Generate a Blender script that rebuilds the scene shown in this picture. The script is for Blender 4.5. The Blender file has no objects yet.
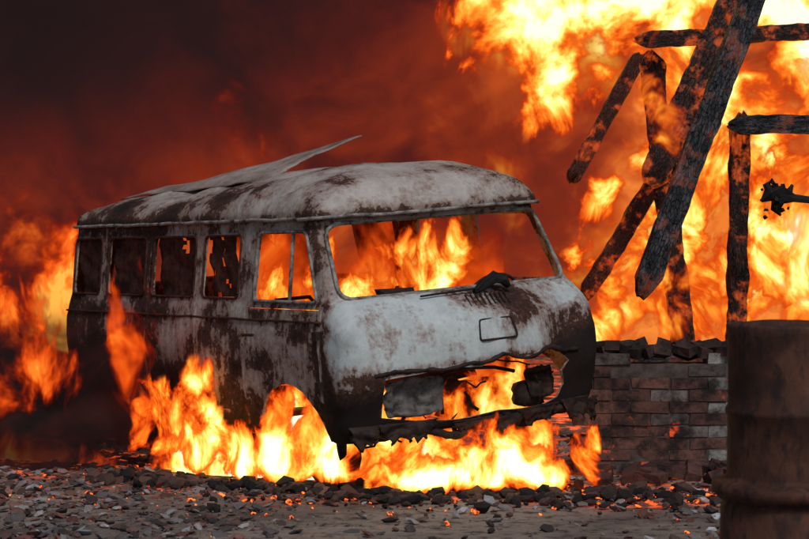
import bpy, bmesh, math, random
import numpy as np
from mathutils import Vector, Matrix, noise as mn
random.seed(7); np.random.seed(7)
sc=bpy.context.scene
COL=sc.collection
rad=math.radians

# ------------------------------------------------------------------ helpers
def mesh_obj(name,verts,faces,mat=None,parent=None,smooth=False):
    me=bpy.data.meshes.new(name); me.from_pydata([tuple(v) for v in verts],[],faces); me.update()
    ob=bpy.data.objects.new(name,me); COL.objects.link(ob)
    if mat: me.materials.append(mat)
    if parent: ob.parent=parent
    if smooth:
        me.polygons.foreach_set('use_smooth',[True]*len(me.polygons))
    return ob
def empty(name,loc=(0,0,0),rot=(0,0,0)):
    e=bpy.data.objects.new(name,None); COL.objects.link(e); e.location=loc; e.rotation_euler=rot; e.empty_display_size=.3
    return e
def fattr(ob,name,vals):
    a=ob.data.attributes.new(name,'FLOAT','POINT'); a.data.foreach_set('value',np.asarray(vals,dtype=np.float32))
def cattr(ob,name,vals):
    a=ob.data.attributes.new(name,'FLOAT_COLOR','POINT'); a.data.foreach_set('color',np.asarray(vals,dtype=np.float32).ravel())
def fb(p,sc_=1.0,oct_=4,seed=0.0):
    return mn.fractal(Vector((p[0]*sc_+seed,p[1]*sc_+seed*1.7,p[2]*sc_-seed)),1.0,2.0,oct_)
def tube(pts,r,seg=8,closed=False,jit=0):
    pts=[Vector(p) for p in pts]; n=len(pts); vs=[];fs=[]
    for i,p in enumerate(pts):
        if closed: t=pts[(i+1)%n]-pts[i-1]
        else: t=pts[min(i+1,n-1)]-pts[max(i-1,0)]
        t.normalize()
        up=Vector((0,0,1)) if abs(t.z)<.9 else Vector((1,0,0))
        a=t.cross(up).normalized(); b=a.cross(t)
        rr=r[i] if isinstance(r,(list,tuple)) else r
        for k in range(seg):
            an=2*math.pi*k/seg
            vs.append(p+(a*math.cos(an)+b*math.sin(an))*(rr*(1+random.uniform(-jit,jit))))
    m=n if closed else n-1
    for i in range(m):
        for k in range(seg):
            j=(i+1)%n
            fs.append((i*seg+k,i*seg+(k+1)%seg,j*seg+(k+1)%seg,j*seg+k))
    if not closed:
        fs.append(tuple(range(seg))[::-1]); fs.append(tuple((n-1)*seg+k for k in range(seg)))
    return vs,fs
def merge(parts):
    V=[];F=[]
    for v,f in parts:
        o=len(V); V+=list(v); F+=[tuple(i+o for i in q) for q in f]
    return V,F
def boxm(c,s,rot=None,jit=0):
    c=Vector(c); v=[]
    for x in(-.5,.5):
        for y in(-.5,.5):
            for z in(-.5,.5):
                p=Vector((x*s[0],y*s[1],z*s[2]))+Vector([random.uniform(-jit,jit) for _ in range(3)])
                if rot: p=rot@p
                v.append(c+p)
    f=[(0,1,3,2),(4,6,7,5),(0,4,5,1),(2,3,7,6),(0,2,6,4),(1,5,7,3)]
    return v,f
def rmat(a,b,c):
    from mathutils import Euler
    return Euler((a,b,c)).to_matrix()

class NT:
    def __init__(s,name,sample=False):
        s.mat=bpy.data.materials.new(name); s.mat.use_nodes=True; s.t=s.mat.node_tree; s.t.nodes.clear()
        if not sample: s.mat.cycles.emission_sampling='NONE'
        s.out=s.n('ShaderNodeOutputMaterial')
    def n(s,t,**k):
        nd=s.t.nodes.new(t)
        for a,b in k.items(): setattr(nd,a,b)
        return nd
    def l(s,a,b): s.t.links.new(a,b)
    def put(s,sock,v):
        if isinstance(v,bpy.types.NodeSocket): s.l(v,sock)
        else: sock.default_value=v
    def m(s,op,a,b=0.0,c=0.0,clamp=False):
        nd=s.n('ShaderNodeMath',operation=op,use_clamp=clamp)
        s.put(nd.inputs[0],a);s.put(nd.inputs[1],b);s.put(nd.inputs[2],c); return nd.outputs[0]
    def vm(s,op,a,b=(0,0,0)):
        nd=s.n('ShaderNodeVectorMath',operation=op); s.put(nd.inputs[0],a); s.put(nd.inputs[1],b)
        return nd.outputs[0]
    def mapr(s,v,a,b,c=0.0,d=1.0,smooth=True):
        nd=s.n('ShaderNodeMapRange',interpolation_type='SMOOTHSTEP' if smooth else 'LINEAR')
        s.put(nd.inputs[0],v);nd.inputs[1].default_value=a;nd.inputs[2].default_value=b;nd.inputs[3].default_value=c;nd.inputs[4].default_value=d
        return nd.outputs[0]
    def coord(s): return s.n('ShaderNodeTexCoord').outputs['Object']
    def sep(s,v,i):
        nd=s.n('ShaderNodeSeparateXYZ'); s.l(v,nd.inputs[0]); return nd.outputs[i]
    def map(s,v,scale=(1,1,1),loc=(0,0,0),rot=(0,0,0)):
        nd=s.n('ShaderNodeMapping'); s.l(v,nd.inputs[0]); nd.inputs['Scale'].default_value=scale; nd.inputs['Location'].default_value=loc; nd.inputs['Rotation'].default_value=rot
        return nd.outputs[0]
    def noise(s,v,scale,detail=4,rough=.5,dist=0.0,col=False):
        nd=s.n('ShaderNodeTexNoise'); s.l(v,nd.inputs['Vector']); nd.inputs['Scale'].default_value=scale; nd.inputs['Detail'].default_value=detail
        nd.inputs['Roughness'].default_value=rough; nd.inputs['Distortion'].default_value=dist
        return nd.outputs['Color' if col else 'Fac']
    def vor(s,v,scale,feature='DISTANCE_TO_EDGE'):
        nd=s.n('ShaderNodeTexVoronoi',feature=feature); s.l(v,nd.inputs['Vector']); nd.inputs['Scale'].default_value=scale
        return nd.outputs[0]
    def ramp(s,f,stops,interp='LINEAR'):
        nd=s.n('ShaderNodeValToRGB'); s.l(f,nd.inputs[0]); r=nd.color_ramp; r.interpolation=interp
        while len(r.elements)<len(stops): r.elements.new(.5)
        for e,(p,c) in zip(r.elements,stops): e.position=p; e.color=(c[0],c[1],c[2],1)
        return nd.outputs[0]
    def mix(s,f,a,b,mode='MIX'):
        nd=s.n('ShaderNodeMix',data_type='RGBA',blend_type=mode); s.put(nd.inputs[0],f)
        s.put(nd.inputs[6],a if isinstance(a,bpy.types.NodeSocket) else (*a,1)); s.put(nd.inputs[7],b if isinstance(b,bpy.types.NodeSocket) else (*b,1))
        return nd.outputs[2]
    def attr(s,name,o='Fac'):
        nd=s.n('ShaderNodeAttribute'); nd.attribute_name=name; return nd.outputs[o]
    def bsdf(s,col,rough=.8,metal=0.0,bump=None,bs=.3,bd=.02,emit=None,es=0.0,spec=.3):
        b=s.n('ShaderNodeBsdfPrincipled'); s.put(b.inputs['Base Color'],col if isinstance(col,bpy.types.NodeSocket) else (*col,1))
        s.put(b.inputs['Roughness'],rough); s.put(b.inputs['Metallic'],metal); b.inputs['Specular IOR Level'].default_value=spec
        if bump is not None:
            bn=s.n('ShaderNodeBump'); bn.inputs['Strength'].default_value=bs; bn.inputs['Distance'].default_value=bd; s.l(bump,bn.inputs['Height']); s.l(bn.outputs[0],b.inputs['Normal'])
        if emit is not None:
            s.put(b.inputs['Emission Color'],emit if isinstance(emit,bpy.types.NodeSocket) else (*emit,1)); s.put(b.inputs['Emission Strength'],es)
        s.l(b.outputs[0],s.out.inputs[0]); return s.mat

# ------------------------------------------------------------------ materials
def mat_paint():
    s=NT('burnt_paint'); c=s.coord(); r=s.attr('rust_and_shade')
    big=s.noise(c,2.3,6,.62,.4); med=s.noise(s.map(c,loc=(3,1,7)),7,8,.72,.2); fine=s.noise(s.map(c,loc=(9,2,1)),38,5,.7)
    streak=s.noise(s.map(c,scale=(9,9,1.8)),2.2,5,.6)
    v=s.m('ADD',s.m('MULTIPLY',big,.55),s.m('MULTIPLY',med,.45))
    v=s.m('ADD',v,r)
    sidem=s.mapr(s.sep(c,2),1.60,1.72,.26,.04)
    v=s.m('ADD',v,s.m('MULTIPLY',s.m('SUBTRACT',streak,.5),sidem))
    v2=s.m('ADD',v,s.m('MULTIPLY',s.m('SUBTRACT',fine,.5),.26))
    rust_and_shade=s.mapr(v2,.535,.570); stain=s.mapr(v2,.38,.55)
    nose=s.mapr(s.sep(c,0),1.75,1.95)
    pa=s.ramp(med,[(0.3,(.33,.285,.255)),(.5,(.47,.425,.385)),(.7,(.56,.52,.475))])
    pb=s.ramp(med,[(0.3,(.36,.385,.38)),(.5,(.50,.54,.535)),(.7,(.60,.645,.64))])
    paint=s.mix(nose,pa,pb)
    stained=s.mix(s.m('MULTIPLY',stain,.9),paint,(.22,.13,.10))
    rc=s.ramp(fine,[(.3,(.018,.010,.008)),(.5,(.055,.024,.017)),(.72,(.15,.065,.045))])
    col=s.mix(rust_and_shade,stained,rc)
    soot_and_shade=s.mapr(s.m('ADD',s.m('MULTIPLY',r,1.8),big),.58,.93)
    col=s.mix(s.m('MULTIPLY',soot_and_shade,.93),col,(.012,.009,.008))
    h=s.m('SUBTRACT',s.m('MULTIPLY',fine,.35),rust_and_shade)
    return s.bsdf(col,s.mapr(rust_and_shade,0,1,.62,.9),0,h,.7,.008,spec=.22)
def mat_char(name='charred_metal',c0=(.010,.008,.008),c1=(.05,.028,.02)):
    s=NT(name); c=s.coord(); n=s.noise(c,14,6,.65)
    return s.bsdf(s.ramp(n,[(.35,c0),(.62,c1)]),.75,.2,n,.6,.02)
def mat_rustsheet():
    s=NT('rusty_sheet'); c=s.coord(); n=s.noise(c,3,8,.65); f=s.noise(c,30,6,.7)
    col=s.ramp(n,[(.35,(.15,.10,.08)),(.5,(.30,.225,.19)),(.65,(.42,.36,.32))])
    return s.bsdf(s.mix(s.mapr(f,.55,.7),col,(.06,.03,.025)),.8,0,f,.4,.004)
def mat_wood(name,ember=0.0,base=((.006,.006,.007),(.045,.042,.045)),glow=(1,.16,.02)):
    s=NT(name); c=s.coord(); u=s.n('ShaderNodeUVMap').outputs[0]
    f=s.noise(s.map(u,scale=(6,34,1)),1.0,5,.65,.3); n=s.noise(c,6,7,.65)
    wv=s.vm('ADD',s.map(u,scale=(.8,1.9,1)),s.vm('MULTIPLY',s.noise(c,9,3,.6,0,True),(.06,.06,.06)))
    cr=s.vor(wv,19)
    e=s.mapr(cr,.0,.10)
    tex=s.m('MULTIPLY',s.m('ADD',.35,s.m('MULTIPLY',e,.65)),s.mapr(f,.38,.66))
    col=s.mix(tex,base[0],s.ramp(n,[(.3,base[0]),(.6,base[1])]))
    h=s.m('ADD',s.m('MULTIPLY',e,.6),f)
    g=s.m('MULTIPLY',s.mapr(n,.50,.64),s.m('SUBTRACT',1.0,s.m('MULTIPLY',tex,.85)))
    return s.bsdf(col,.6,0,h,.9,.015,emit=glow,es=s.m('MULTIPLY',g,ember))
def mat_fire(name,scale=1.6,warp=.55,zs=.5,seed=0,gain=2.3,bias=.0,strength=1.0,edge=.3,red=False,maxa=1.0,det=5):
    s=NT(name); c=s.coord(); env=s.attr('env')
    p=s.map(c,scale=(1,1,zs),loc=(seed*3.1,seed*1.3,seed*2.1))
    w1=s.vm('SUBTRACT',s.noise(p,scale*.55,2,.5,0,True),(.5,.5,.5))
    w1n=s.n('ShaderNodeVectorMath',operation='SCALE'); s.l(w1,w1n.inputs[0]); w1n.inputs['Scale'].default_value=warp*2.4
    p3=s.vm('ADD',p,w1n.outputs[0])
    n=s.noise(p3,scale,det,.58,0)
    I=s.m('MULTIPLY',s.m('SUBTRACT',n,.5),gain*2.1)
    I=s.m('ADD',I,s.m('MULTIPLY',env,1.2)); I=s.m('ADD',I,bias-.42)
    a=s.m('MULTIPLY',s.mapr(I,.0,edge),s.mapr(env,.0,.14))
    if red:
        col=s.ramp(I,[(0,(.10,.004,.001)),(.3,(.38,.018,.003)),(.6,(.85,.085,.006)),(.85,(1.0,.22,.02)),(1,(1,.42,.06))])
    else:
        col=s.ramp(I,[(0,(.22,.010,.001)),(.18,(.70,.045,.003)),(.36,(1,.17,.010)),(.56,(1,.40,.04)),(.78,(1,.72,.17)),(1,(1,.93,.50))])
    em=s.n('ShaderNodeEmission'); s.l(col,em.inputs[0]); s.put(em.inputs[1],s.mapr(I,.2,1.0,strength*.9,strength*1.6))
    tr=s.n('ShaderNodeBsdfTransparent'); mx=s.n('ShaderNodeMixShader'); s.l(s.m('MULTIPLY',a,maxa),mx.inputs[0]); s.l(tr.outputs[0],mx.inputs[1]); s.l(em.outputs[0],mx.inputs[2]); s.l(mx.outputs[0],s.out.inputs[0])
    return s.mat
def mat_smoke(name,scale=.9,seed=0,dens=.9,col=(.012,.009,.009),gl=(.03,.006,.004)):
    s=NT(name); c=s.coord(); env=s.attr('env')
    p=s.map(c,loc=(seed*3.3,seed,seed*2))
    n=s.noise(p,scale,4,.52,.8)
    a=s.m('MULTIPLY',s.mapr(s.m('ADD',n,s.m('MULTIPLY',env,.75)),.48,1.02),dens,clamp=True)
    a=s.m('MULTIPLY',a,s.mapr(env,0,.35))
    d=s.n('ShaderNodeBsdfDiffuse'); d.inputs[0].default_value=(*col,1)
    e=s.n('ShaderNodeEmission'); s.put(e.inputs[0],s.ramp(n,[(.4,(.004,.002,.002)),(.7,gl)])); e.inputs[1].default_value=1
    ad=s.n('ShaderNodeAddShader'); s.l(d.outputs[0],ad.inputs[0]); s.l(e.outputs[0],ad.inputs[1])
    tr=s.n('ShaderNodeBsdfTransparent'); mx=s.n('ShaderNodeMixShader'); s.l(a,mx.inputs[0]); s.l(tr.outputs[0],mx.inputs[1]); s.l(ad.outputs[0],mx.inputs[2]); s.l(mx.outputs[0],s.out.inputs[0])
    return s.mat

M_PAINT=mat_paint(); M_CHAR=mat_char(); M_SHEET=mat_rustsheet()
M_FRAME=mat_char('scorched_trim',(.05,.035,.03),(.36,.33,.30))
M_LAMP=mat_char('sooty_lamp_metal',(.03,.022,.02),(.17,.155,.145))
M_RUBBER=mat_char('burnt_rubber',(.006,.006,.006),(.02,.016,.014))
M_RED=mat_char('scorched_interior',(.02,.008,.006),(.10,.035,.022))

# ------------------------------------------------------------------ VAN
VYAW=-57.0; VLOC=(-.62,13.78)
van=empty('burnt_out_van',(*VLOC,.0),(rad(4.1),rad(-.8),rad(VYAW)))
van.scale=(1,1.04,1)
ZK=[.36,.45,.60,.72,.90,1.02,1.10,1.16,1.20,1.66]
WK=[.87,.895,.915,.92,.92,.91,.895,.88,.87,.80]
XF=[2.08,2.13,2.17,2.20,2.19,2.16,2.10,2.03,1.97,1.74]
XR=[-2.00,-2.03,-2.06,-2.07,-2.08,-2.08,-2.07,-2.06,-2.05,-1.99]
def prof(z): return float(np.interp(z,ZK,WK)),float(np.interp(z,ZK,XF)),float(np.interp(z,ZK,XR))
BOW=.11
def ring(w,xf,xr,rf=.17,rr=.16,bow=BOW,bul=0.0):
    rf=min(rf,w*.6); rr=min(rr,w*.6); pts=[]
    bp=bow*((w-rf)/.9)**2
    def fx(y): return xf-bow*(y/.9)**2+bul*max(0,1-(abs(y)/.62)**2.5)
    cf=xf-bp-rf; cr=xr+rr
    for i in range(64): pts.append((cr+(cf-cr)*i/64,-w))
    for i in range(8):
        a=-math.pi/2+ (math.pi/2)*i/8; pts.append((cf+rf*math.cos(a),-(w-rf)+rf*math.sin(a)))
    for i in range(37): 
        y=-(w-rf)+2*(w-rf)*i/36; pts.append((fx(y),y))
    for i in range(1,9):
        a=(math.pi/2)*i/8; pts.append((cf+rf*math.cos(a),(w-rf)+rf*math.sin(a)))
    for i in range(1,65): pts.append((cf+(cr-cf)*i/64,w))
    for i in range(1,9):
        a=math.pi/2+(math.pi/2)*i/8; pts.append((cr+rr*math.cos(a),(w-rr)+rr*math.sin(a)))
    for i in range(1,20): pts.append((xr,(w-rr)-2*(w-rr)*i/20))
    for i in range(8):
        a=math.pi+(math.pi/2)*i/8; pts.append((cr+rr*math.cos(a),-(w-rr)+rr*math.sin(a)))
    return pts
def bulge(z): return .055*max(0,1-((z-.86)/.34)**2)
rings=[]
zs=list(np.arange(.36,1.68,.028))
for z in zs:
    w,xf,xr=prof(z); rings.append([(x,y,z) for x,y in ring(w,xf,xr,bul=bulge(z))])
for t in np.linspace(0,1,18):
    a=t*math.pi/2; ins=.80*(1-math.cos(a)**.8) if t<1 else .785
    ins=min(ins,.785)
    z=1.69+.31*math.sin(a)
    rings.append([(x,y,z-.085*max(0,min(1,(.5-x)/2))*math.sin(a)) for x,y in ring(.812-ins,1.785-ins*1.0,-2.0+ins*.9,bow=BOW*(1-.6*t))])
N=len(rings[0]); V=[];F=[]
def dent(p):
    x,y,z=p
    d=.010*fb(p,2.2,3,5)+.004*fb(p,7,3,2)
    if z>1.72:
        d+= -.07*math.exp(-((x+.3)/.7)**2-((y+.1)/.45)**2)+.022*fb(p,3.3,2,9)
    elif x>1.9: d+=.020*fb(p,4,3,8)-.04*math.exp(-((y-.62)/.16)**2-((z-.92)/.12)**2)
    return d
for k,rg in enumerate(rings):
    for (x,y,z) in rg:
        d=dent((x,y,z))
        if z>1.72: V.append((x,y,z+d))
        else:
            ny=y/.9
            if abs(ny)>.93: dx,dy=0,math.copysign(1,y)
            else: dx,dy=math.copysign(1,x),0
            zz=z
            if k==0: zz=z+.05*fb((x,y,0),3,3,1)
            V.append((x+dx*d,y+dy*d,zz))
for k in range(len(rings)-1):
    for i in range(N):
        j=(i+1)%N; F.append((k*N+i,k*N+j,(k+1)*N+j,(k+1)*N+i))
F.append(tuple((len(rings)-1)*N+i for i in range(N)))
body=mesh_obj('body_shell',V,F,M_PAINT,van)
BLOT=[(1.02,.80,.14,.07,.16),(.72,.74,.12,.09,.15),(1.50,.98,.10,.06,.13),(.35,1.00,.10,.10,.13),(-.25,1.08,.22,.06,.14),(-.75,.98,.2,.12,.15),(-1.4,1.1,.25,.08,.14),(1.80,.85,.06,.25,.13),(.95,1.10,.1,.05,.10)]
RBL=[(-1.2,-.72,.25,.10,.17),(-.35,-.76,.18,.07,.18),(.35,-.72,.14,.08,.18),(.75,-.65,.12,.10,.14),(1.45,-.55,.12,.14,.10),(1.5,.1,.10,.3,.10)]
def rust_shade_bias(p):
    x,y,z=p; b=-.045
    if z<1.2:                                   # side
        if x<1.9:
            b+=.05+.06*max(0,(-x)/2.0)
            if y<0:
                for (a,c_,sa,sb,k) in BLOT: b+=k*math.exp(-((x-a)/sa)**2-((z-c_)/sb)**2)
        b+=.20*max(0,(.68-z)/.30)*(1 if x<1.5 else .6)
        if x<.3: b+=.36*max(0,(1.0-z)/.6)*min(1,(.3-x)/1.0)
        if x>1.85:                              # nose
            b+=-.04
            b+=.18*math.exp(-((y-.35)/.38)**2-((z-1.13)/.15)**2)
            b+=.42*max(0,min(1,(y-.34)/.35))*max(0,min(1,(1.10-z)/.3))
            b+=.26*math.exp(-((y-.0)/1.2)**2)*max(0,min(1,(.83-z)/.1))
            b+=.16*max(0,min(1,(.68-z)/.15))  # lower nose darkened: soot plus the front's shadow, painted into the bias
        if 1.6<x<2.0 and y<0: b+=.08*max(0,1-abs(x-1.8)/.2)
    elif z<1.68:
        b+=.06 if x<.8 else .05
        if x<.8: b+=.06
    else:
        b+=.0
        if x<.6: b+=.05
        b+=.12*math.exp(-((z-1.70)/.035)**2)
        b+=.14*math.exp(-((x-1.0)/.2)**2-((y-.25)/.5)**2)
        for (a,c_,sa,sb,k) in RBL: b+=k*math.exp(-((x-a)/sa)**2-((y-c_)/sb)**2)
    return b
fattr(body,'rust_and_shade',[rust_shade_bias(p) for p in V])
so=body.modifiers.new('s','SOLIDIFY'); so.thickness=.018; so.offset=-1

def rrect(pts,r,seg=5):
    out=[];n=len(pts)
    for i in range(n):
        p=Vector(pts[i]); a=(Vector(pts[i-1])-p).normalized(); b=(Vector(pts[(i+1)%n])-p).normalized()
        p0=p+a*r; p1=p+b*r
        for k in range(seg+1):
            t=k/seg; out.append(((1-t)**2)*p0+2*t*(1-t)*p+t*t*p1)
    return out
def prism(poly,axis,a,b):
    n=len(poly); v=[]
    for q in (a,b):
        for p in poly: v.append((q,p[0],p[1]) if axis=='x' else (p[0],q,p[1]))
    f=[tuple(range(n)),tuple(range(n,2*n))[::-1]]+[(i,n+i,n+(i+1)%n,(i+1)%n) for i in range(n)]
    return v,f
WS=rrect([(-.805,1.20),(.805,1.20),(.75,1.65),(-.75,1.65)],.085)
DW=rrect([(.93,1.19),(1.72,1.19),(1.54,1.615),(.95,1.615)],.05)
SW=[rrect([(a,1.20),(b,1.20),(b,1.60),(a,1.60)],.05) for a,b in [(-1.88,-1.40),(-1.28,-.66),(-.54,.10),(.22,.72)]]
RW=rrect([(-.5,1.22),(.5,1.22),(.45,1.56),(-.45,1.56)],.07)
MOUTH=[(-.70,.50),(-.5,.46),(-.2,.43),(.1,.45),(.36,.43),(.52,.48),(.57,.56),(.54,.64),(.60,.70),(.52,.76),(.42,.80),(.2,.765),(.05,.81),(-.1,.745),(-.3,.76),(-.70,.725)]
def circ(x,z,r,n=28): return [(x+r*math.cos(2*math.pi*i/n),z+r*math.sin(2*math.pi*i/n)) for i in range(n)]
FA=(1.36,.27,.42)
groups=[
 [prism(WS,'x',1.3,2.6)],
 [prism(DW,'y',-1.2,1.2)]+[prism(q,'y',-1.2,-.5) for q in SW]+[prism(SW[1],'y',.5,1.2),prism(SW[3],'y',.5,1.2),prism(RW,'x',-2.6,-1.7)],
 [prism(MOUTH,'x',1.9,2.6),prism(circ(*FA),'y',-1.2,-.6),prism(circ(-1.2,.36,.37),'y',-1.2,-.6),
    prism(circ(*FA),'y',.6,1.2),prism(circ(-1.2,.36,.37),'y',.6,1.2)],
 [boxm((.84,-.9,1.1),(.011,.3,1.06)),boxm((1.785,-.9,.88),(.012,.3,.56)),boxm((-.60,-.9,1.0),(.008,.3,1.0)),boxm((.17,-.9,.85),(.007,.3,.62))],
 [boxm((1.31,-.9,1.145),(.90,.3,.006)),boxm((-.2,-.9,.475),(1.5,.3,.008))]]
cut=[]
for gi,g in enumerate(groups):
    v,f=merge(g); c=mesh_obj('cutter%d'%gi,v,f,None,van)
    bm=bmesh.new(); bm.from_mesh(c.data); bmesh.ops.recalc_face_normals(bm,faces=bm.faces); bm.to_mesh(c.data); bm.free()
    m=body.modifiers.new('b%d'%gi,'BOOLEAN'); m.operation='DIFFERENCE'; m.solver='EXACT'; m.object=c
    cut.append(c)
bpy.context.view_layer.update()
dg=bpy.context.evaluated_depsgraph_get()
nm=bpy.data.meshes.new_from_object(body.evaluated_get(dg))
body.modifiers.clear(); body.data=nm
for c in cut: bpy.data.objects.remove(c,do_unlink=True)
nm.polygons.foreach_set('use_smooth',[True]*len(nm.polygons)); nm.set_sharp_from_angle(angle=rad(38))
if not nm.materials: nm.materials.append(M_PAINT)

def sx(y,z):
    w,xf,xr=prof(z); rf=.17; bp=BOW*((w-rf)/.9)**2
    if abs(y)<=w-rf: return xf-BOW*(y/.9)**2+bulge(z)*max(0,1-(abs(y)/.62)**2.5)
    dy=min(rf,abs(y)-(w-rf)); return xf-bp-rf+math.sqrt(max(0,rf*rf-dy*dy))
def part(name,vf,mat,smooth=True): return mesh_obj(name,vf[0],vf[1],mat,van,smooth)
part('windscreen_frame',tube([(sx(p[0],p[1])+.004,p[0],p[1]) for p in WS],.013,8,True,.12),M_FRAME)
part('door_window_frame',tube([(p[0],-prof(p[1])[0]-.002,p[1]) for p in DW],.011,8,True,.1),M_FRAME)
part('quarter_light_bar',tube([(1.38,-.868,1.19),(1.365,-.80,1.61)],.012,8),M_FRAME)
part('side_window_frames',merge([tube([(p[0],-prof(p[1])[0]-.002,p[1]) for p in q],.009,6,True,.1) for q in SW]),M_RED)
gp=[(x,y,1.692) for x,y in ring(.822,1.80,-2.01)]
part('rain_gutter',tube([(x,y,z+.007*fb((x,y,z),4,2,3)) for x,y,z in gp],.012,6,True,.2),M_FRAME)
part('waist_moulding',tube([(x,-.903+.004*fb((x,0,0),3,2),1.075+.004*fb((x,0,0),5,2)) for x in np.linspace(-1.95,1.8,60)],.008,6,False,.2),M_RED)
# peeled roof skin, near edge on the roof and far edge lifted
sv=[];sf=[];nu,nv=30,14
for i in range(nu+1):
    for j in range(nv+1):
        u=i/nu; v=j/nv
        x=-1.80+2.12*u+.04*v; y=-.48+.10*u+v*(.74-.04*u)
        z=1.885+.055*u+(.05+.215*u**.8)*v**.8+.016*fb((x,y,0),3,3,4)+.02*math.sin(v*3.1)*(1-u)
        sv.append((x+.08*(u>.95)*fb((y*3,1,1),2,3),y,z))
for i in range(nu):
    for j in range(nv):
        a=i*(nv+1)+j; sf.append((a,a+nv+1,a+nv+2,a+1))
sh=part('peeled_roof_sheet',(sv,sf),M_SHEET); so=sh.modifiers.new('s','SOLIDIFY'); so.thickness=.008
lv=[]
for i in range(9):
    y=-.06+i*.035
    lv.append(tube([(sx(y,1.155)+.005,y,1.165),(sx(y,1.10)+.006,y-.012,1.10)],.006,6))
part('vent_louvres',merge(lv),M_CHAR)
pl=[(-.10,.90),(.17,.90),(.16,1.02),(-.075,1.02)]
part('nose_hatch_rim',tube([(sx(p[0],p[1])+.004,p[0],p[1]) for p in rrect(pl,.02)],.006,6,True,.25),M_CHAR)
lp=[]
for t in np.linspace(0,1,60):
    y=-.76+1.44*t; zz=.768-.012*abs(y)+.018*fb((y,0,0),4,3,12)+(.035*math.exp(-((y-.42)/.08)**2))+.035*math.exp(-((y-.05)/.07)**2); lp.append((sx(y,zz)+.004,y,zz))
part('grille_lip',tube(lp,[.010+.010*abs(fb((i*.17,2,0),1,3)) for i in range(60)],8,False,.35),M_CHAR)
def panel(yc,zc,w,h,x,nm_,mat,rz=0,seed=0):
    v=[];f=[];n=16
    for i in range(n+1):
        for j in range(n+1):
            a=(i/n-.5);b=(j/n-.5); r=max(abs(a),abs(b))*2
            d=.05*(1-min(1,(r/.75)**4))+.035*fb((a*2,b*2,seed),1.5,3,seed)
            k=1-.14*(abs(a*b)*4)**1.5+.06*fb((a*3,b*3,seed),1.5,2,seed)
            y=yc+a*w*k; v.append((x-d+rz*(y-yc),y,zc+b*h*k))
    for i in range(n):
        for j in range(n): q=i*(n+1)+j; f.append((q,q+n+1,q+n+2,q+1))
    o=part(nm_,(v,f),mat,True); m=o.modifiers.new('s','SOLIDIFY'); m.thickness=.008
panel(-.49,.60,.38,.24,2.11,'headlamp_panel',M_LAMP,.16,3)
panel(.44,.58,.24,.20,2.06,'collapsed_lamp_panel',M_CHAR,-.25,7)
def blobmesh(c,r,seed,amp=.2):
    v=[];f=[];A,B=18,10
    for i in range(B+1):
        for k in range(A):
            th=math.pi*i/B; ph=2*math.pi*k/A; d=Vector((math.sin(th)*math.cos(ph),math.sin(th)*math.sin(ph),math.cos(th)))
            m_=max(abs(d.x),abs(d.y),abs(d.z)); q=d*(.55+.45/m_*.8)*(1+amp*fb(d,2,3,seed)); v.append((c[0]+q.x*r[0],c[1]+q.y*r[1],c[2]+q.z*r[2]))
    for i in range(B):
        for k in range(A): f.append((i*A+k,i*A+(k+1)%A,(i+1)*A+(k+1)%A,(i+1)*A+k))
    return v,f
parts=[blobmesh((1.72,.05,.50),(.22,.20,.12),3),blobmesh((1.80,-.08,.60),(.09,.10,.06),5),blobmesh((1.82,.24,.56),(.08,.09,.07),8),blobmesh((2.03,.36,.52),(.06,.12,.09),9)]
parts.append(tube([(2.0,-.24,.46),(2.0,-.24,.70),(2.0,-.05,.72),(1.98,.16,.70),(1.99,.30,.66)],.012,6,False,.3))
for i in range(26):
    a=Vector((random.uniform(1.75,2.1),random.uniform(-.6,.5),random.uniform(.42,.70))); b=a+Vector((random.uniform(-.15,.1),random.uniform(-.3,.2),random.uniform(-.2,.10)))
    c=(a+b)/2+Vector((0,0,random.uniform(-.08,.06))); parts.append(tube([a,(a+c)/2+Vector((0,0,.01)),c,b],random.uniform(.004,.012),6,False,.2))
o=part('engine_remains',merge(parts),M_CHAR,True)
bp=[]
for t in np.linspace(0,1,60):
    y=-.86+1.76*t; bp.append((sx(min(.85,max(-.85,y)),.40)+.02+.01*math.sin(9*t),y,.40+.025*fb((y,0,0),3,3,6)-.05*math.exp(-((t-.35)/.12)**2)))
bits=[tube(bp,[.014+.016*abs(fb((i*.2,1,0),1,3)) for i in range(60)],8,False,.3)]
def rag(yc,zt,w,h,seed,dx=0):
    v=[];f=[];n=10
    for i in range(n+1):
        for j in range(n+1):
            u=i/n-.5; t=j/n; ww=w*(1-.45*t)*(1+.3*fb((t*2,seed,0),1,2)); hh=h*(1+.5*fb((u*3,seed,1),1.5,2))
            y=min(.90,max(-.88,yc+u*ww)); v.append((sx(min(.88,max(-.86,y)),.5)+dx+.03*fb((u*3,t*3,seed),1,3),y,zt-t*hh))
    for i in range(n):
        for j in range(n): q=i*(n+1)+j; f.append((q,q+n+1,q+n+2,q+1))
    return v,f
for (yc,zt,w,h,dx) in [(.66,.46,.22,.12,.02),(.82,.44,.16,.12,.01),(.35,.45,.3,.10,.02),(-.1,.43,.35,.08,.0),(-.55,.46,.4,.10,.01),(-.80,.46,.2,.12,.0),(.1,.42,.2,.12,.03)]:
    bits.append(rag(yc,zt,w,h,yc*7+3,dx))
for i in range(26):
    y=random.uniform(-.7,.86); s_=random.uniform(.012,.035)
    bits.append(boxm((sx(max(-.85,min(.85,y)),.42)+random.uniform(-.08,.04),y,random.uniform(.34,.44)),(s_,s_*random.uniform(1,4),s_*random.uniform(.3,.9)),rmat(random.random(),random.random(),random.random()*3),s_*.25))
o=part('melted_bumper',merge(bits),M_CHAR,True); m=o.modifiers.new('s','SOLIDIFY'); m.thickness=.006
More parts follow.
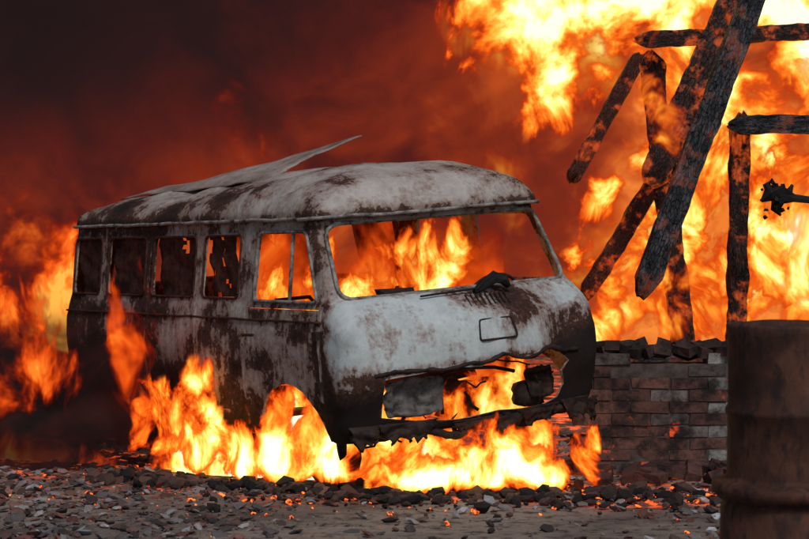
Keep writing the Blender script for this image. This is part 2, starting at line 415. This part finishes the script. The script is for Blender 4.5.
def wheel(x,y,r,nm_,z=None):
    S=32; z=z or r
    pr=[(.55,-.05),(.62,-.075),(.85,-.075),(.95,-.05),(.97,0),(.95,.05),(.85,.075),(.62,.075),(.55,.05)]
    v=[];f=[]
    for i in range(S):
        a=2*math.pi*i/S
        for (q,d) in pr:
            rr=r*q*(1+.035*random.uniform(-1,1)); zz=z+rr*math.sin(a)
            v.append((x+rr*math.cos(a),y+d,max(.01,zz)))
    n=len(pr)
    for i in range(S):
        for k in range(n-1): f.append((i*n+k,((i+1)%S)*n+k,((i+1)%S)*n+k+1,i*n+k+1))
    part(nm_,(v,f),M_RUBBER)
    v=[];f=[]; pr=[(.60,-.06),(.55,-.07),(.50,-.05),(.40,-.02),(.25,-.03),(.18,-.055),(.05,-.06)]
    for (q,d) in pr:
        for i in range(S):
            a=2*math.pi*i/S; v.append((x+r*q*math.cos(a),y+d,z+r*q*math.sin(a)))
    for k in range(len(pr)-1):
        for i in range(S): f.append((k*S+i,k*S+(i+1)%S,(k+1)*S+(i+1)%S,(k+1)*S+i))
    f.append(tuple((len(pr)-1)*S+i for i in range(S)))
    part(nm_+'_rim',(v,f),M_SHEET)
wheel(1.30,-.60,.25,'front_wheel',.23); wheel(-1.2,-.76,.30,'rear_wheel'); wheel(1.36,.74,.27,'offside_front_wheel'); wheel(-1.2,.76,.30,'offside_rear_wheel')
inn=[boxm((-.35,0,.48),(3.1,1.66,.03),None,.0),boxm((1.35,0,.72),(.5,.50,.25),None,.03)]
for yy in(-.45,.45):
    for dx in(0,.22):
        inn.append(tube([(.75+dx*.1,yy-.2,.6),(.68,yy-.2,1.05),(.66,yy-.12,1.16),(.66,yy+.12,1.16),(.68,yy+.2,1.05),(.75,yy+.2,.6)],.014,6))
    inn.append(boxm((.95,yy,.72),(.42,.42,.05),None,.02))
    for q in range(5): inn.append(tube([(.69,yy-.19,.7+q*.09),(.70,yy+.19,.7+q*.09)],.006,5))
part('interior_frames',merge(inn),M_RED,False)
part('dashboard',merge([tube([(sx(y,1.17)-.07,y,1.15) for y in np.linspace(-.72,.72,24)],.030,8,False,.25),boxm((1.88,-.42,1.19),(.08,.22,.07),None,.02)]),M_CHAR,False)
sw=[(1.62+.08*math.cos(a)*1,.42+.20*math.sin(a),1.08+.17*math.cos(a)) for a in np.linspace(0,2*math.pi,28,endpoint=False)]
part('steering_wheel',merge([tube(sw,.011,6,True),tube([(1.62,.42,1.08),(1.85,.42,.75)],.018,6),tube([(1.62,.22,1.08),(1.62,.62,1.08)],.008,6)]),M_CHAR)
part('wiper_remains',merge([tube([(2.03,.02,1.18),(2.04,.09,1.225),(2.03,.17,1.25),(2.04,.23,1.235),(2.05,.26,1.19)],[.014,.032,.042,.036,.015],8,False,.3),tube([(2.02,-.35,1.185),(2.05,.02,1.20)],.007,6)]),M_RUBBER,False)
part('door_hinges',merge([boxm((1.79,-.935,1.0),(.05,.03,.05)),boxm((1.79,-.935,.70),(.05,.03,.05)),tube([(.92,-.955,.98),(.97,-.965,.985),(1.05,-.955,.985)],.010,6)]),M_CHAR,False)
pan=[]
for (a,b,t,u,th) in [(-1.88,-1.40,1.20,1.60,.7),(-1.28,-.66,1.20,1.60,.6),(-.54,.10,1.20,1.60,.5),(.22,.60,1.20,1.60,.45)]:
    v=[];f=[];n=14
    for i in range(n+1):
        for j in range(n+1):
            q=i/n;w_=j/n; v.append((a+(b-a)*q,-.79+.03*fb((a+q,w_,0),3,3),t+(u-t)*w_))
    for i in range(n):
        for j in range(n):
            if fb((a*3+i*.25,j*.25,5),1,3)<th: k=i*(n+1)+j; f.append((k,k+n+1,k+n+2,k+1))
    pan.append((v,f))
part('scorched_side_panels',merge(pan),M_RED,True)

# ------------------------------------------------------------------ GROUND
gv=[];gf=[]
xs=list(np.linspace(-400,-8,12))+list(np.linspace(-7.5,7.5,110))+list(np.linspace(8,400,12))
ys=list(np.linspace(-60,6,8))+list(np.linspace(6.5,20,110))+list(np.linspace(21,900,20))
for y in ys:
    for x in xs:
        near=1 if (abs(x)<8 and 6<y<20.5) else 0
        gv.append((x,y,near*(.018*fb((x,y,0),1.1,4,2)+.006*fb((x,y,0),6,3,1))-.012))
nx=len(xs)
for j in range(len(ys)-1):
    for i in range(nx-1): a=j*nx+i; gf.append((a,a+1,a+nx+1,a+nx))
s=NT('dirt_and_ash'); c=s.coord()
n=s.noise(c,.7,5,.6,.4); f=s.noise(c,9,8,.7); v=s.vor(c,26,'F1')
col=s.ramp(n,[(.35,(.11,.083,.072)),(.5,(.22,.172,.14)),(.68,(.35,.275,.215))])
col=s.mix(s.mapr(f,.47,.66),col,(.05,.038,.034))
col=s.mix(s.m('MULTIPLY',s.mapr(v,.0,.35,1,0),.35),col,(.26,.22,.20))
em=s.m('MULTIPLY',s.mapr(s.noise(c,3.2,5,.65),.44,.60),s.mapr(f,.42,.56))
att=s.attr('ember')
M_GROUND=s.bsdf(s.mix(s.m('MINIMUM',att,.85),col,(.02,.012,.01)),.95,0,s.m('ADD',f,s.m('MULTIPLY',v,-.5)),.8,.03,emit=(1,.11,.014),es=s.m('MULTIPLY',s.m('MULTIPLY',em,att),2.4))
ground=mesh_obj('ground',gv,gf,M_GROUND,None,True)
def ember(x,y):
    e=0
    for (a,b,sa,sb,k) in [(-.3,12.4,1.5,.5,.6),(.6,11.9,.8,.3,.8),(1.5,11.75,.5,.26,1.2),(-3.0,14.1,1.3,1.0,1.3),(2,18,4,3,1)]:
        e+=k*math.exp(-((x-a)/sa)**2-((y-b)/sb)**2)
    return min(1.3,e)
fattr(ground,'ember',[ember(p[0],p[1]) for p in gv])

ico=bmesh.new(); bmesh.ops.create_icosphere(ico,subdivisions=1,radius=1); IV=np.array([v.co[:] for v in ico.verts]); IF=np.array([[v.index for v in f_.verts] for f_ in ico.faces]); ico.free()
def scatter(name,n,fx,mat,pal,smin,smax,pw=2.5,flat=.45):
    Vs=[];Fs=[];Cs=[]
    for i in range(n):
        x,y=fx(); sz=smin+(smax-smin)*random.random()**pw
        R=np.array(rmat(random.uniform(-.5,.5),random.uniform(-.5,.5),random.uniform(0,6.3)))
        s3=np.array([sz,sz*random.uniform(.5,1),sz*random.uniform(flat*.6,flat*1.3)])
        v=IV*s3*(1+np.random.uniform(-.28,.28,(len(IV),1)))
        v=v@R.T+np.array([x,y,s3[2]*.45-.005])
        Vs.append(v); Fs.append(IF+i*len(IV)); cc=random.choice(pal); k=random.uniform(.6,1.25)
        Cs.append(np.tile([cc[0]*k,cc[1]*k,cc[2]*k,1],(len(IV),1)))
    me=bpy.data.meshes.new(name); V_=np.concatenate(Vs); F_=np.concatenate(Fs)
    me.from_pydata(V_.tolist(),[],F_.tolist()); ob=bpy.data.objects.new(name,me); COL.objects.link(ob); me.materials.append(mat)
    cattr(ob,'col',np.concatenate(Cs)); return ob
s=NT('rubble_stone'); c=s.coord(); n=s.noise(c,60,4,.6)
M_RUB=s.bsdf(s.mix(.45,s.attr('col','Color'),s.mix(1.0,s.attr('col','Color'),s.ramp(n,[(.3,(.2,.2,.2)),(.7,(1,1,1))]),'MULTIPLY')),.9,0,n,.5,.004)
s=NT('ember_glow'); c=s.coord(); n=s.noise(c,30,3,.6)
M_EMB=s.bsdf((.02,.012,.01),.9,0,None,emit=s.ramp(n,[(.4,(.5,.02,.004)),(.6,(1,.18,.025))]),es=s.mapr(n,.40,.60,.0,2.2))
pal=[(.13,.08,.065),(.20,.10,.08),(.12,.10,.10),(.22,.19,.18),(.07,.055,.05),(.25,.16,.135),(.32,.29,.28),(.04,.033,.033),(.18,.07,.055)]
def fx():
    while True:
        y=random.uniform(9.6,15.5); x=random.uniform(-4.2,3.2)
        dens=.28+.65/(1+math.exp((x+.6)*2.2))
        if y<11.4 and -.6<x<1.3: dens*=.35
        dens+=.2*math.exp(-((y-11.8)/.4)**2)
        if random.random()<dens: return x,y
scatter('rubble',11000,fx,M_RUB,pal,.006,.055,4.0,.30)
def fx2():
    if random.random()<.55: return random.gauss(.75,.8),random.gauss(11.75,.25)
    t=random.random(); return -1.9+2.0*t+random.gauss(0,.1),12.55-.75*t+random.gauss(0,.12)
scatter('charred_debris',900,fx2,M_RUB,[(.015,.012,.012),(.03,.022,.02),(.06,.035,.03),(.11,.055,.045)],.010,.075,2.2,.6)
def fx3(): return random.uniform(-3.2,2.8),random.uniform(10,12.5)
scatter('pale_stones',26,fx3,M_RUB,[(.5,.5,.52),(.4,.4,.42)],.012,.05,1.5,.4)
def fx4():
    q=random.random()
    if q<.3: return random.gauss(1.5,.35),random.gauss(11.8,.2)
    if q<.6: return random.gauss(-3.0,.9),random.gauss(13.8,.5)
    if q<.9: return random.gauss(-.2,1.4),random.gauss(11.95,.35)
    return random.gauss(-.5,1.6),random.gauss(11.3,.4)
scatter('embers',560,fx4,M_EMB,[(1,.2,.02)],.005,.030,2.6,.5)

# ------------------------------------------------------------------ BRICK WALL
s=NT('sooty_brick'); c=s.coord(); n=s.noise(c,6,6,.65); f=s.noise(c,45,4,.6)
col=s.mix(s.mapr(n,.38,.62),s.attr('col','Color'),(.018,.012,.011))
col=s.mix(s.mapr(f,.5,.75,0,.5),col,(.03,.02,.02))
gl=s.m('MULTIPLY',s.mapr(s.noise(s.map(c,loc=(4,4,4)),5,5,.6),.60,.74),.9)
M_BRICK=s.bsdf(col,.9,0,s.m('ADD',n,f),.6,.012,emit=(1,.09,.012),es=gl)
Vb=[];Fb=[];Cb=[]
def brick(c_,s_,rot,colr):
    v,f_=boxm(c_,s_,rot,.006); o=len(Vb); Vb.extend(v); Fb.extend([tuple(i+o for i in q) for q in f_]); Cb.extend([(*colr,1)]*8)
WY=12.95
for r in range(10):
    x=1.22+(r%2)*.125; z=.04+r*.078
    while x<4.2:
        light=(2.0<x<2.25)
        if (r>=8 and random.random()<.35) or (r==9 and random.random()<.5): x+=.25; continue
        k=random.uniform(.6,1.2)
        cl=(.26*k,.25*k,.23*k) if light else (.15*k,.068*k,.052*k)
        if not light and random.random()<.2: cl=(.16*k,.13*k,.12*k)
        brick((x,WY+random.uniform(-.008,.008),z),(.240,.24,.070),rmat(0,random.uniform(-.015,.015),random.uniform(-.02,.02)),cl)
        x+=.25
for i in range(30):
    k=random.uniform(.5,1.1); brick((random.uniform(1.2,2.3),WY+random.uniform(-.1,.1),.77+random.uniform(0,.05)),(.14,.09,.06),rmat(random.uniform(-.4,.4),random.uniform(-.4,.4),random.uniform(0,3)),(.07*k,.035*k,.03*k))
for i in range(20):
    k=random.uniform(.5,1.1); brick((random.uniform(1.25,2.4),WY-.2-random.random()*.4,.04),(.2,.1,.065),rmat(random.uniform(-.4,.4),random.uniform(-.4,.4),random.uniform(0,3)),(.12*k,.05*k,.04*k))
wall=mesh_obj('brick_wall',Vb,Fb,M_BRICK); cattr(wall,'col',Cb)
mt=boxm((2.72,WY+.0,.36),(3.0,.22,.70)); 
s=NT('mortar'); c=s.coord(); M_MORT=s.bsdf(s.ramp(s.noise(c,12,5,.6),[(.3,(.03,.022,.02)),(.7,(.12,.09,.08))]),.95)
mo=mesh_obj('mortar_core',mt[0],mt[1],M_MORT); mo.parent=wall

# ------------------------------------------------------------------ TIMBER STRUCTURE
def beam(name,a,b,w,d,mat,parent,burn=.18,seed=0,taper=0):
    w*=.84; d*=.84
    a=Vector(a);b=Vector(b); t=(b-a); Lh=t.length; t.normalize()
    up=Vector((0,1,0)); sd=t.cross(up).normalized(); up=sd.cross(t).normalized()
    n=int(Lh/.035)+2; vs=[];fs=[]; S=12
    for i in range(n+1):
        u=i/n
        for k in range(S):
            an=2*math.pi*(k+.5)/S; cx,cy=math.cos(an),math.sin(an); m_=max(abs(cx),abs(cy))
            px,py=cx/m_*.5,cy/m_*.5
            rr=(1+burn*fb((u*Lh*3+seed,k*.55,seed),1.5,4,seed)*1.2)*(1-taper*u)
            ed=1.0
            if u<.05: ed=.35+.65*(u/.05)**.6
            if u>.97: ed=.3+.7*(1-u)/.03
            vs.append(a+t*(u*Lh+.07*fb((k*.8,seed,u*3),1,3,3))+sd*(px*w*rr*ed)+up*(py*d*rr*ed)); 
    for i in range(n):
        for k in range(S): fs.append((i*S+k,i*S+(k+1)%S,(i+1)*S+(k+1)%S,(i+1)*S+k))
    fs.append(tuple(range(S))[::-1]); fs.append(tuple(n*S+k for k in range(S)))
    ob=mesh_obj(name,vs,fs,mat,parent)
    uvl=ob.data.uv_layers.new(name='UVMap')
    for p in ob.data.polygons:
        for li,vi in zip(p.loop_indices,p.vertices):
            i,k=divmod(vi,S); kk=k
            if len(p.vertices)==4 and k==0 and any(q%S==S-1 for q in p.vertices): kk=S
            uvl.data[li].uv=(i/n*Lh*1.2+seed,kk/S*.8+seed)
    return ob
M_W1=mat_wood('charred_wood',.12,((.004,.004,.005),(.10,.10,.11)))
M_W2=mat_wood('burning_wood',.6,((.015,.007,.005),(.12,.05,.035)),(1,.13,.015))
M_W3=mat_wood('glowing_wood',.6,((.06,.015,.008),(.16,.05,.025)),(1,.10,.01))
frame=empty('burning_timber_frame')
beam('leaning_beam',(1.68,14.0,1.12),(2.74,14.5,3.80),.205,.18,M_W1,frame,.13,1)
beam('right_post',(2.44,14.6,.0),(2.47,14.6,2.42),.16,.15,M_W2,frame,.2,2)
beam('right_rail',(2.36,14.42,2.34),(4.6,14.42,2.36),.15,.15,M_W1,frame,.2,3)
beam('far_right_post',(4.3,14.6,.0),(4.3,14.6,2.3),.15,.15,M_W2,frame,.22,4)
beam('centre_post',(2.36,16.4,.2),(2.03,16.4,3.05),.22,.17,M_W2,frame,.2,5)
beam('top_plate',(1.90,16.2,3.12),(3.6,16.3,3.22),.15,.16,M_W2,frame,.2,6)
beam('rafter',(1.98,16.0,1.95),(2.98,16.2,4.1),.27,.16,M_W2,frame,.2,7)
beam('left_strut',(1.45,17.2,2.0),(2.05,17.2,3.1),.15,.14,M_W3,frame,.2,8)
beam('brace',(1.55,17.0,1.0),(2.7,17.0,2.9),.17,.14,M_W3,frame,.2,9)
beam('sill',(1.3,14.3,.62),(4.4,14.3,.66),.14,.16,M_W1,frame,.3,10)
tb=[tube([(2.52,14.0,1.78),(2.58,14.0,1.84),(2.66,14.0,1.83),(2.75,13.98,1.80),(3.0,13.98,1.77),(3.6,14.1,1.80)],[.012,.05,.06,.03,.020,.02],8,False,.4),
    tube([(2.60,14.0,1.83),(2.56,14.0,1.90),(2.60,14.0,1.94)],[.04,.03,.01],7,False,.4),tube([(2.66,14.0,1.82),(2.62,14.0,1.72),(2.66,14.0,1.68)],[.05,.03,.01],7,False,.4),tube([(2.70,14.0,1.82),(2.74,14.0,1.90)],[.04,.01],7,False,.4)]
for i in range(60):
    s_=random.uniform(.012,.030); tb.append(boxm((2.63+random.gauss(0,.035),14.0+random.gauss(0,.03),1.82+random.gauss(0,.045)),(s_,s_,s_*1.3),rmat(random.random()*3,random.random()*3,random.random()*3),s_*.3))
v,f_=merge(tb); mesh_obj('charred_branch',v,f_,M_RUBBER)

# ------------------------------------------------------------------ BARREL
s=NT('rusty_barrel_steel'); c=s.coord(); n=s.noise(c,4,7,.65,.3); f=s.noise(s.map(c,scale=(1,1,.4)),22,6,.7)
col=s.ramp(n,[(.3,(.030,.014,.010)),(.5,(.082,.032,.020)),(.7,(.15,.064,.038))])
M_BAR=s.bsdf(s.mix(s.mapr(f,.45,.66),col,(.028,.016,.014)),.7,.3,s.m('ADD',n,f),.6,.008)
bc=(1.60,8.0); pr=[(.0,1.185),(.20,1.185),(.272,1.18),(.278,1.205),(.290,1.212),(.298,1.20),(.292,1.17),(.290,1.0),(.290,.88),(.300,.865),(.300,.85),(.290,.835),(.290,.60),(.295,.585),(.335,.575),(.352,.56),(.350,.53),(.325,.505),(.30,.50),(.315,.47),(.318,.30),(.326,.285),(.318,.27),(.318,.03),(.33,.02),(.33,0)]
S=72; vs=[];fs=[]
for k,(r,z) in enumerate(pr):
    for i in range(S):
        a=2*math.pi*i/S; d=1+.014*fb((math.cos(a),math.sin(a),z*2),1.5,3,2) if r>.2 else 1
        vs.append((bc[0]+r*d*math.cos(a),bc[1]+r*d*math.sin(a),z+.008*fb((math.cos(a),math.sin(a),0),2,2)))
for k in range(len(pr)-1):
    for i in range(S): fs.append((k*S+i,k*S+(i+1)%S,(k+1)*S+(i+1)%S,(k+1)*S+i))
mesh_obj('rusty_barrel',vs,fs,M_BAR,None,True)

# ------------------------------------------------------------------ FIRE
def sheet(verts_fn,env_fn,nu,nv):
    vs=[];fs=[];ev=[]
    for i in range(nu+1):
        for j in range(nv+1):
            u=i/nu;v=j/nv; p=verts_fn(u,v); vs.append(p); ev.append(env_fn(u,v,p))
    for i in range(nu):
        for j in range(nv):
            a=i*(nv+1)+j; q=(a,a+nv+1,a+nv+2,a+1)
            if max(ev[k] for k in q)>0: fs.append(q)
    return vs,fs,ev
def flame(name,parent,a,b,h,mat,wob=.12,lean_=0,seed=0,power=1.2,amp=1.0,z0=0.0,nu=40,nv=24,tips=.5,edgep=.45,basefade=0):
    a=Vector((*a,0));b=Vector((*b,0)); n=Vector((-(b-a).y,(b-a).x,0)).normalized(); Lh=(b-a).length
    def vf(u,v):
        p=a+(b-a)*u+n*(wob*math.sin(u*Lh*3+seed)+wob*.7*fb((u*3,v*2,seed),1,2,seed)*1.0)
        return (p.x+lean_*v*h,p.y,z0+v*h)
    def ef(u,v,p):
        hh=.55+tips*fb((u*Lh*1.6+seed*3,seed,0),1.5,3,seed)
        e=max(0,1-v/max(.15,min(1,hh+.25)))**(1/power)
        e*=max(0,math.sin(math.pi*u))**edgep
        if basefade: e*=min(1,v/basefade*(1+.8*fb((u*Lh*5,seed,2),1,2)))
        return max(0,min(1,e*amp)) if v<.999 else 0
    vs,fs,ev=sheet(vf,ef,nu,nv); ob=mesh_obj(name,vs,fs,mat,parent,True); fattr(ob,'env',ev); return ob
F_A=mat_fire('flame_hot',3.4,.24,.75,1,2.1,.17,1.25)
F_B=mat_fire('flame_hot_b',2.8,.28,.65,5,2.0,.12,1.2)
F_R=mat_fire('flame_red',2.6,.3,.7,9,1.8,.14,.85,.6,True,.9,4)
F_L=mat_fire('flame_red_far',1.6,.35,.75,9,1.4,.02,.65,.9,True,.75,4)
F_I=mat_fire('flame_interior',3.0,.25,.8,13,2.0,.05,1.0,.35,False,1,5)
F_H=mat_fire('flame_haze',1.6,.4,.8,31,1.1,.12,.75,.7,True,.92,4)
F_BIG=mat_fire('flame_wall_hot',1.35,.45,.9,3,2.3,.10,1.1,.35,det=6)
F_BIG2=mat_fire('flame_wall_orange',.9,.7,.8,17,1.6,.04,.8,.8,maxa=.85,det=4)
gfire=empty('ground_fire')
flame('flame_side',gfire,(-1.85,12.75),(.15,11.95),.68,F_A,.10,.05,1,1.5,1.0,tips=.4,edgep=.3,basefade=.12)
flame('flame_side_rear',gfire,(-1.75,12.95),(.0,12.35),.80,F_B,.08,-.05,2)
flame('flame_front',gfire,(-.25,11.8),(1.2,11.95),.56,F_A,.08,.05,3,basefade=.14)
flame('flame_under',gfire,(-.9,12.9),(1.1,12.7),.58,F_B,.08,0,4)
flame('flame_cross',gfire,(-.5,12.0),(-.1,13.0),.55,F_B,.06,0,6)
flame('flame_rear_left',gfire,(-2.80,13.0),(-1.40,12.85),1.35,F_R,.12,-.12,7,1.8,.95,.22,basefade=.3,tips=.8)
flame('flame_left_ground',gfire,(-4.6,13.9),(-1.9,13.3),.30,F_R,.1,0,8,1.2,1.1)
ifire=empty('cabin_fire')
def inworld(x,y): 
    a=rad(VYAW); return (VLOC[0]+x*math.cos(a)-y*math.sin(a),VLOC[1]+x*math.sin(a)+y*math.cos(a))
flame('flame_cabin_a',ifire,inworld(1.35,-.60),inworld(1.0,.74),.80,F_I,.04,.05,11,1.6,.86,.92,36,20,.6,.3)
flame('flame_cabin_b',ifire,inworld(.5,-.76),inworld(.2,.76),.90,F_I,.04,0,12,1.6,.95,.85,36,20,.6,.3)
flame('flame_cabin_glow',ifire,inworld(-.1,-.78),inworld(-.1,.78),1.55,F_H,.03,0,15,3,1.0,.5,30,20,.1,.12)
flame('flame_cabin_glow_side',ifire,inworld(.1,.55),inworld(1.3,.70),1.5,F_H,.02,0,16,3,.9,.5,30,20,.1,.2)
flame('flame_engine',ifire,inworld(2.0,-.34),inworld(1.93,.46),.44,F_I,.02,0,14,1.6,1.0,.42,30,16,.5,.3)

bfire=empty('building_fire')
def blob(lst,x,z):
    e=0
    for (a,b,sa,sb,k) in lst: e=max(e,k*math.exp(-((x-a)/sa)**2-((z-b)/sb)**2))
    return e
LA=[(1.45,3.95,1.2,.75,1.25),(2.6,3.6,1.1,.95,1.10),(4.2,3.4,1.6,1.1,1.05),(1.4,3.0,.30,.45,.85),(3.5,2.3,1.0,1.0,.72),(4,1,1.6,1.0,.65),(2.2,5,2.5,1.2,.9),(5.5,4,2,2,.9)]
def wallsheet(name,y0,x0,x1,z1,lst,mat,seed,wob=.5,nu=90,nv=60):
    def vf(u,v):
        x=x0+(x1-x0)*u; z=z1*v
        return (x,y0+wob*fb((x*.5,0,z*.5),1,3,seed),z)
    def ef(u,v,p):
        e=blob(lst,p[0],p[2])-.06; m=min(u,1-u)*6; m=min(1,m,(1-v)*5); return max(0,min(1,e*max(0,m)))
    vs,fs,ev=sheet(vf,ef,nu,nv); ob=mesh_obj(name,vs,fs,mat,bfire,True); fattr(ob,'env',ev)
wallsheet('flame_wall_front',19.0,-.6,8,6.5,LA,F_BIG,2)
LB=[(2.9,1.4,1.3,1.4,.72),(3.8,2.5,1.9,2.0,.88),(1.8,3.6,1.5,1.2,.9),(5,3,3,3,.9)]
wallsheet('flame_wall_rear',20.5,-.5,9,7,LB,F_BIG2,5)
LF=[(-2.25,2.15,.55,.6,.66),(-1.65,2.35,.4,.6,.60),(-4.0,1.6,.8,.7,.52)]
wallsheet('flame_wall_behind_van',20.0,-6,0,4.5,LF,F_L,5)
LC=[(1.80,1.80,.20,.22,.95),(1.85,.95,.38,.45,1.05),(2.6,1.2,.45,.6,.80),(3.4,1.7,.8,.8,.82)]
wallsheet('flame_wall_near',17.8,.6,4.6,2.9,LC,mat_fire('flame_near',2.2,.35,.8,21,2.2,.02,1.1),8,.3,60,40)
LE=[(2.05,2.55,.35,.6,.5),(2.2,1.1,.35,.7,.6),(3.1,1.4,.5,.6,.65),(2.9,2.9,.6,.5,.55)]
wallsheet('flame_wall_timber',15.4,1.3,4.4,3.9,LE,mat_fire('flame_timber',2.2,.35,.8,41,1.9,.0,1.0,.5,maxa=.85,det=4),8,.2,50,50)
LD=[(-3.5,1.15,.35,.6,.62),(-2.8,.9,.5,.7,.85)]
wallsheet('flame_wall_left',16.8,-5,-2,2.8,LD,F_R,9,.2,40,30)

# ------------------------------------------------------------------ SMOKE
s=NT('smoke_painted_firelight'); c=s.coord()  # firelight on the smoke is painted in as emission, strongest near the fires
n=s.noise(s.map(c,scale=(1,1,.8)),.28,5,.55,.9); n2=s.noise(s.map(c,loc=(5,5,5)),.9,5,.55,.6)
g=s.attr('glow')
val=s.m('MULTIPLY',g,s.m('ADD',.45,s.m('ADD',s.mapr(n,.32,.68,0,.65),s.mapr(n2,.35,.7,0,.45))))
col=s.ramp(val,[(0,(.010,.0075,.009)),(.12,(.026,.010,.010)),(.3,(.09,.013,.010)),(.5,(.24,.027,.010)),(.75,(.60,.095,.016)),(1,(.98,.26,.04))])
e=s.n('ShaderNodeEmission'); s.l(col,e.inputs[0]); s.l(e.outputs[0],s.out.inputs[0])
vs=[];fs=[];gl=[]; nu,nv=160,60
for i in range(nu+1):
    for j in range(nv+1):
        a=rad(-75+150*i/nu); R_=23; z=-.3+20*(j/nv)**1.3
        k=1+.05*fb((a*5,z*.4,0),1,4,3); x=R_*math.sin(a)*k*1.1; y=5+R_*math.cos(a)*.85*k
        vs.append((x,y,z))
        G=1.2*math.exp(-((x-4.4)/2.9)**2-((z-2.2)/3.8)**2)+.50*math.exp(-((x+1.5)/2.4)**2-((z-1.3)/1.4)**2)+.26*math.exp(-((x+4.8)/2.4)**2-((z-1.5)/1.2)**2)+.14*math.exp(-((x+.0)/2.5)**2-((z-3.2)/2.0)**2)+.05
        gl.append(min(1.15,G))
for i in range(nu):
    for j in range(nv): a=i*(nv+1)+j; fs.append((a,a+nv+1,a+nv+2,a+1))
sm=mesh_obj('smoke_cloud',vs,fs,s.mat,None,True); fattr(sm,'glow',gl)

smk=empty('ground_smoke')
def smoke(name,x0,x1,y0,y1,z0,z1,mat,seed,amp=1,cx=.5,cz=.35,sx_=.45,sz=.45):
    def vf(u,v): return (x0+(x1-x0)*u,y0+(y1-y0)*u+.15*fb((u*3,v*3,seed),1,2,seed),z0+(z1-z0)*v)
    def ef(u,v,p):
        e=math.exp(-((u-cx)/sx_)**2-((v-cz)/sz)**2)*1.15-.12; return max(0,min(1,e*amp))*min(1,8*min(u,1-u,1-v))
    vs,fs,ev=sheet(vf,ef,30,24); ob=mesh_obj(name,vs,fs,mat,smk,True); fattr(ob,'env',ev)
smoke('smoke_low',-4.4,-.9,14.9,12.8,-.05,1.4,mat_smoke('black_smoke',1.6,2,1.0),1,1,.42,.32,.42,.38)
smoke('smoke_mid',-3.6,-1.2,13.25,13.05,-.05,1.0,mat_smoke('black_smoke_b',2.2,6,.95),4,1,.45,.35,.40,.42)

# ------------------------------------------------------------------ CAMERA / LIGHT
cam=bpy.data.cameras.new('camera'); co=bpy.data.objects.new('camera',cam); COL.objects.link(co)
cam.lens=88.1; cam.sensor_width=36; cam.clip_end=3000; cam.clip_start=.1
co.location=(0,0,1.6); co.rotation_euler=(rad(90-1.23),0,0); sc.camera=co
cam.dof.use_dof=True; cam.dof.focus_distance=12.4; cam.dof.aperture_fstop=4.5
w=bpy.data.worlds.new('World'); sc.world=w; w.use_nodes=True; nt=w.node_tree; nt.nodes.clear()
sky=nt.nodes.new('ShaderNodeTexSky'); sky.sky_type='NISHITA'; sky.sun_disc=False; sky.sun_elevation=rad(48)
bg=nt.nodes.new('ShaderNodeBackground'); bg.inputs[1].default_value=.075; ow=nt.nodes.new('ShaderNodeOutputWorld'); nt.links.new(sky.outputs[0],bg.inputs[0]); nt.links.new(bg.outputs[0],ow.inputs[0])
sl=bpy.data.lights.new('sun','SUN'); sl.energy=1.5; sl.angle=rad(14); sl.color=(1,.95,.87); so_=bpy.data.objects.new('sun',sl); COL.objects.link(so_)
az=rad(165); el=rad(48); dr=Vector((math.sin(az)*math.cos(el),math.cos(az)*math.cos(el),math.sin(el)))
sky.sun_rotation=az
so_.rotation_euler=dr.to_track_quat('Z','Y').to_euler(); so_.location=(0,-5,12)
sc.view_settings.view_transform='Standard'; sc.view_settings.look='None'; sc.view_settings.exposure=0
